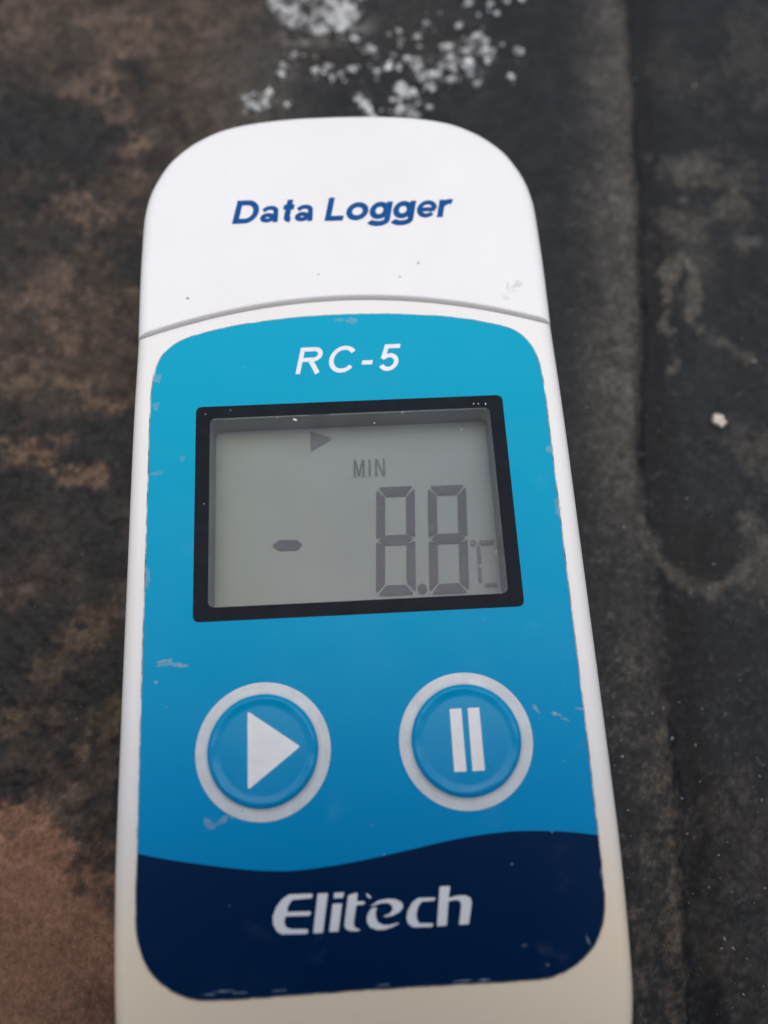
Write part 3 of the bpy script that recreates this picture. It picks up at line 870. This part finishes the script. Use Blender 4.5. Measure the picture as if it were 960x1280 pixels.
# scuffs, lifted film and smudges
def flake(name, cx, cy, rx, ry, rot, m, z, parent, seed, jag=0.3, nn=18):
    r = random.Random(seed); P = []
    for i in range(nn):
        a = 2 * math.pi * i / nn; k = 1 + r.uniform(-jag, jag)
        u, v = rx * k * math.cos(a), ry * k * math.sin(a)
        P.append((cx + u * math.cos(rot) - v * math.sin(rot), cy + u * math.sin(rot) + v * math.cos(rot)))
    return sheet(name, [smooth_closed(P, 2)], z, m, parent)
k = 0
for (cx, cy), rx, ry, rot, m in zip([(-13.71, -6.01), (-12.76, -6.17), (-14.22, -7.30), (-10.45, -16.73), (-9.61, -16.57), (-8.67, -16.23), (11.80, -10.34), (11.99, -10.62), (13.29, -10.91), (13.81, -11.26), (14.89, -10.61), (-14.83, 16.09), (-14.83, 13.70), (-12.73, 9.30), (-14.61, 8.17), (-15.06, 0.19), (0.44, 20.53), (-0.51, 20.64), (15.00, 8.75), (15.12, 4.04), (12.08, -18.46), (0.22, -17.41), (0.91, -19.22), (9.51, -25.10), (10.87, -26.28), (9.24, -20.26), (-9.46, -26.59), (-10.35, -26.72), (-8.47, -26.74), (-5.99, -26.75), (0.50, -26.81), (5.53, -26.88), (6.79, -26.90), (13.64, -25.01), (15.01, -21.31)],
    (.55, .65, .15, .28, .45, .5, .25, .3, .4, .35, .3, .35, .3, .22, .4, .22, .45, .5, .3, .22, .08, .08, .08, .18, .12, .1, .6, .4, .5, .4, .5, .6, .4, .06, .06),
    (.26, .14, .08, .42, .18, .08, .16, .08, .13, .08, .08, .45, .35, .22, .22, .75, .28, .14, .3, .7, .05, .04, .04, .04, .05, .04, .05, .045, .04, .04, .04, .05, .05, .3, .4),
    (.2, -.1, 0, .4, .5, .45, -.6, -.8, -.35, -.5, -.2, 0, 0, 0, .3, 0, -.1, 0, 0, 0, 0, 0, 0, .1, 0, 0, 0, 0, 0, 0, 0, 0, 0, .3, .1),
    (M_SCUFF,) * 11 + (M_LIFT,) * 9 + (M_SCUFF,) * 15):
    k += 1
    flake('scuff', cx, cy, rx, ry, rot, m, ZL + 0.018 + 0.0004 * k, label, k)
for (cx, cy), rx, ry, rot in zip([(-12.61, 23.20), (13.62, 23.01), (13.15, 22.28), (14.19, 23.44), (-2.04, 25.01), (6.17, 25.74), (4.58, 24.51), (15.15, 20.27), (15.52, 20.04), (14.66, 20.51)], (.17, .45, .35, .3, .12, .12, .1, .5, .3, .35), (.10, .55, .4, .3, .08, .1, .06, .05, .06, .04), (0, .3, .5, 0, 0, 0, 0, -.35, -.4, -.3)):
    k += 1
    flake('smudge', cx, cy, rx, ry, rot, M_SMEAR if rx > .2 else M_GRIME, T + 0.006 + 0.0004 * k, cap, 90 + k)
for (cx, cy), r in zip([(-4.20, 12.08), (-5.54, 12.34), (4.04, 12.31), (1.84, 11.54), (8.49, 10.70), (9.59, 12.81), (9.96, 12.79), (10.52, 12.77), (-9.66, 6.35), (-11.07, 5.60), (-9.14, 13.11), (-11.03, 12.85), (5.65, 2.93), (10.20, 0.88), (-2.46, 7.09), (-5.54, 1.04), (6.57, -0.51), (3.66, 9.07)], (.17, .05, .07, .07, .08, .07, .06, .08, .05, .05, .05, .05, .05, .07, .05, .05, .06, .05)):
    k += 1
    flake('dust_speck', cx, cy, r, r * .6, random.Random(k).uniform(0, 3), M_PEBBLE, ZL + 0.02 + 0.0004 * k, label, 200 + k, 0.3, 9)

# ------------------------------------------------------------------ loose bits on the ground
def lump(r, seed, sub=2, squash=0.75, rough=0.3):
    bm = bmesh.new()
    bmesh.ops.create_icosphere(bm, subdivisions=sub, radius=1.0)
    rs = np.random.RandomState(seed); ph = rs.rand(9) * 6.28; fr = rs.uniform(1.2, 3.2, 9)
    for v in bm.verts:
        q = 1 + rough * (math.sin(fr[0] * v.co.x * 2 + ph[0]) * math.sin(fr[1] * v.co.y * 2 + ph[1]) + 0.6 * math.sin(fr[2] * v.co.z * 3 + ph[2] + v.co.x * 2))
        v.co = Vector((v.co.x * q, v.co.y * q, v.co.z * q * squash)) * r
    return bm

def bm_mesh(name, bm):
    me = bpy.data.meshes.new(name)
    for v in bm.verts: v.co *= MM
    bm.to_mesh(me); bm.free(); me.shade_smooth()
    return me

protos = [bm_mesh('granule', lump(1.0, 300 + i, 3, 0.7, 0.42)) for i in range(6)]
for me in protos: me.materials.append(M_GRAN)
rg = random.Random(8)
spots = list(zip([(-9.26, 56.22), (-9.77, 57.11), (-7.71, 56.17), (-7.35, 57.02), (-7.26, 57.78), (-8.40, 55.55), (-5.47, 61.15), (-4.29, 62.91), (-5.83, 60.49), (-5.30, 56.08), (-2.14, 60.70), (-0.55, 61.21), (-0.24, 59.86), (0.74, 60.27), (1.99, 60.79), (2.61, 60.88), (4.70, 60.36), (3.98, 63.66), (4.41, 63.31), (2.44, 65.09), (2.68, 56.67), (3.16, 55.78), (3.64, 54.90), (3.93, 53.82), (7.59, 65.96), (10.63, 66.92), (9.43, 65.09), (14.28, 66.21), (16.13, 64.53), (16.67, 63.58), (16.73, 62.21), (15.47, 63.17), (15.75, 69.59), (18.07, 68.92), (21.68, 69.28), (12.51, 63.15), (12.84, 62.80), (12.85, 61.77), (14.71, 62.62), (14.69, 60.35), (13.08, 60.18), (11.79, 60.68), (9.56, 59.19), (9.19, 61.56), (8.49, 61.69), (9.32, 60.87), (6.06, 60.98), (10.73, 59.48), (11.36, 59.57), (12.79, 58.74), (14.94, 59.11), (15.44, 57.76), (10.60, 57.71), (7.09, 57.61), (7.68, 57.26), (8.45, 57.02), (6.84, 54.79), (8.27, 54.09), (17.06, 60.95), (17.70, 62.06), (20.42, 61.52), (19.28, 58.19), (4.79, 60.35), (7.31, 58.38)],
    (.5,.4,.45,.55,.4,.35,.5,.4,.35,.3,.35,.4,.3,.28,.4,.35,.33,.35,.35,.35,.45,.5,.4,.45,.28,.33,.33,.4,.4,.55,.45,.3,.42,.38,.45,.5,.45,.4,.5,.65,.5,.45,.6,.5,.4,.4,.42,.45,.4,.45,.35,.35,.35,.6,.6,.6,.55,.6,.35,.3,.45,.4,.3,.4)))
def cluster(i):
    if i < 6: return 0
    if i < 10: return 1
    if i < 20: return 2
    if i < 24: return 3
    return 4 if i < 64 else 5
CL = (('small white granule in the little loop beyond the upper left curve of the cap', 'granules in the loop left of centre'),
      ('small white granule in the short slanting streak below the left of the white crust', 'granules in the slanting streak below the crust'),
      ('small white granule in the sparse row between the white crust and the cap', 'granules in the row between crust and cap'),
      ('small white granule in the slanting chain that touches the top middle edge of the cap', 'granules in the chain at the top of the cap'),
      ('small white granule in the loose spatter beyond the top right part of the cap', 'granules in the spatter beyond the cap'),
      ('tiny white crumb between the larger granules of the spatter beyond the cap', 'crumbs between the granules of the spatter'))
for k in range(46):                             # finer crumbs between the larger ones of the spatter
    a_ = rg.uniform(0, 6.28); q_ = rg.random() ** 0.6
    bx, by = spots[rg.randrange(24, 64)][0]
    spots.append(((bx + 2.4 * q_ * math.cos(a_), by + 2.4 * q_ * math.sin(a_)), rg.uniform(.14, .28)))
for i, ((x, y), r) in enumerate(spots):
    o = bpy.data.objects.new('granule', protos[i % 6])
    C.objects.link(o)
    r *= 0.98
    o.scale = (r * rg.uniform(.8, 1.2), r * rg.uniform(.8, 1.2), r * rg.uniform(.8, 1.1))
    o.rotation_euler = (rg.uniform(-.4, .4), rg.uniform(-.4, .4), rg.uniform(0, 6.28))
    o.location = (x * MM, y * MM, (gz(x, y) + r * 0.45) * MM)
    o['label'], o['group'] = CL[cluster(i)]
    o['category'] = 'granule'

def scatter(name, pts, m, kind='stuff', sub=1):
    bm = bmesh.new()
    for i, (x, y, r) in enumerate(pts):
        b = lump(r, 500 + i, sub, 0.8, 0.3)
        if sub == 1:
            k_ = 1 + 1.2 * rg.random(); an_ = rg.gauss(0.5, 0.8)
            bmesh.ops.scale(b, vec=(k_, 0.8, 0.7), verts=b.verts)
            bmesh.ops.rotate(b, verts=b.verts, cent=(0, 0, 0), matrix=Matrix.Rotation(an_, 3, 'Z'))
        bmesh.ops.translate(b, verts=b.verts, vec=(x, y, gz(x, y) + r * 0.35))
        me = bpy.data.meshes.new('tmp'); b.to_mesh(me); b.free(); bm.from_mesh(me); bpy.data.meshes.remove(me)
    o = link(name, bm_mesh(name, bm), m)
    o['kind'] = kind
    return o

crust = []
poly = [(-6.83, 71.38), (-5.61, 68.26), (-3.86, 66.34), (-1.83, 65.58), (0.41, 65.73), (2.24, 66.60), (3.42, 68.91), (3.80, 71.28)]
xs = [p[0] for p in poly]; ys = [p[1] for p in poly]
while len(crust) < 230:
    x, y = rg.uniform(min(xs), max(xs)), rg.uniform(min(ys), max(ys) + 3)
    cx, cy = (min(xs) + max(xs)) / 2, max(ys) + 1
    q = math.hypot((x - cx) / (0.52 * (max(xs) - min(xs))), (y - cy) / (cy - min(ys)))
    if q > 1: continue
    if vnoise(np.array([x / 1.3]), np.array([y / 1.3]), 77)[0] < 0.40 + (0.18 if q < .6 else 0): continue
    crust.append((x, y, rg.uniform(.24, .55) * (1.0 if q > .5 else .85)))
o = scatter('white_crust', crust, M_GRAN, 'stuff', 2)
o['label'] = 'crumbly white crust of wet granules at the top edge beyond the cap'
o['category'] = 'crust'

powder = []
for k in range(520):
    bx, by = spots[rg.randrange(0, 64)][0] if k < 330 else crust[rg.randrange(len(crust))][:2]
    a_ = rg.uniform(0, 6.28); q_ = abs(rg.gauss(0, 0.9))
    powder.append((bx + q_ * math.cos(a_), by + q_ * math.sin(a_), 0.05 + 0.12 * rg.random() ** 2))
o = scatter('white_powder', powder, M_GRAN)
o['label'] = 'fine white powder strewn between the granules beyond the cap'
o['category'] = 'powder'

grit = []
for k in range(900):
    x = rg.uniform(16.5, 44); y = rg.uniform(-38, 52)
    dens = 0.95 if y < 12 else 0.2
    if rg.random() > dens: continue
    grit.append((x, y, 0.018 + 0.05 * rg.random() ** 4))
for k in range(200):
    x = rg.uniform(-36, -16); y = rg.uniform(-36, 60)
    grit.append((x, y, 0.02 + 0.04 * rg.random() ** 3))
for (x, y), r in zip([(21.30, -13.51), (20.60, -14.18), (26.14, -12.20), (28.08, -12.89), (26.15, -17.08), (27.46, -28.45), (27.83, -27.79), (33.02, -15.68), (32.79, -17.57), (28.41, -28.50), (28.62, -31.76), (23.00, 20.48), (32.69, 26.80), (39.95, 23.11), (39.23, 25.62), (24.52, 6.59), (22.50, 18.39), (39.82, 57.37), (34.05, 45.17), (33.49, 58.70), (28.31, 52.73), (25.64, -9.72), (24.54, -10.13), (27.29, -23.98)], (.10,.07,.13,.10,.09,.12,.10,.10,.10,.12,.10,.07,.16,.14,.11,.10,.08,.20,.14,.14,.12,.09,.08,.08)):
    grit.append((x, y, r))
o = scatter('grit', grit, M_GRIT)
o['label'] = 'pale specks of grit strewn over the dark sheet'
o['category'] = 'grit'

(px_, py_), = [(35.24, 16.81)]
o = link('pebble', bm_mesh('pebble', lump(0.62, 911, 3, 0.7, 0.22)), M_PEBBLE)
o.location = (px_ * MM, py_ * MM, (gz(px_, py_) + 0.3) * MM)
o['label'] = 'single cream coloured pebble chip alone on the black sheet right of the screen'
o['category'] = 'pebble'

# ------------------------------------------------------------------ the phone that takes the picture, held low over the logger (it shades the logger's foot)
phone = bpy.data.objects.new('phone', None)
C.objects.link(phone)
phone.matrix_world = cam.matrix_world @ Matrix.Translation((0, 0, 0.0012))
phone['label'] = 'dark phone held close above the logger to photograph it'
phone['category'] = 'phone'
def phone_solid(name, x0, x1, y0, y1, r, rings, m):
    o = fillet(rect((x0 + x1) / 2, (y0 + y1) / 2, (x1 - x0) / 2, (y1 - y0) / 2), r, 8)
    n = len(o); V, F = [], []
    for d, z in rings:
        V += [(q[0], q[1], z) for q in offset(o, d)]
    for k in range(len(rings) - 1):
        for i in range(n):
            F.append((k * n + i, k * n + (i + 1) % n, (k + 1) * n + (i + 1) % n, (k + 1) * n + i))
    F.append(tuple(range(n))); F.append(tuple(range((len(rings) - 1) * n, len(rings) * n)))
    return link(name, fix(mesh(name, V, F)), m, phone)
phone_solid('shell', -37, 37, -138, 14, 12, [(1.6, 1.0), (0.5, 1.4), (0, 2.6), (0, 7.0), (0.6, 8.4), (1.8, 8.9)], M_PHONE)
phone_solid('camera_bump', -6, 6, -26, 6, 6, [(0.6, 0.0), (0.1, 0.3), (0, 1.05)], M_PHONE)
phone_solid('lens', -3.4, 3.4, -3.4, 3.4, 3.3, [(0.2, -0.15), (0.0, 0.0), (0, 0.2)], M_LENS)
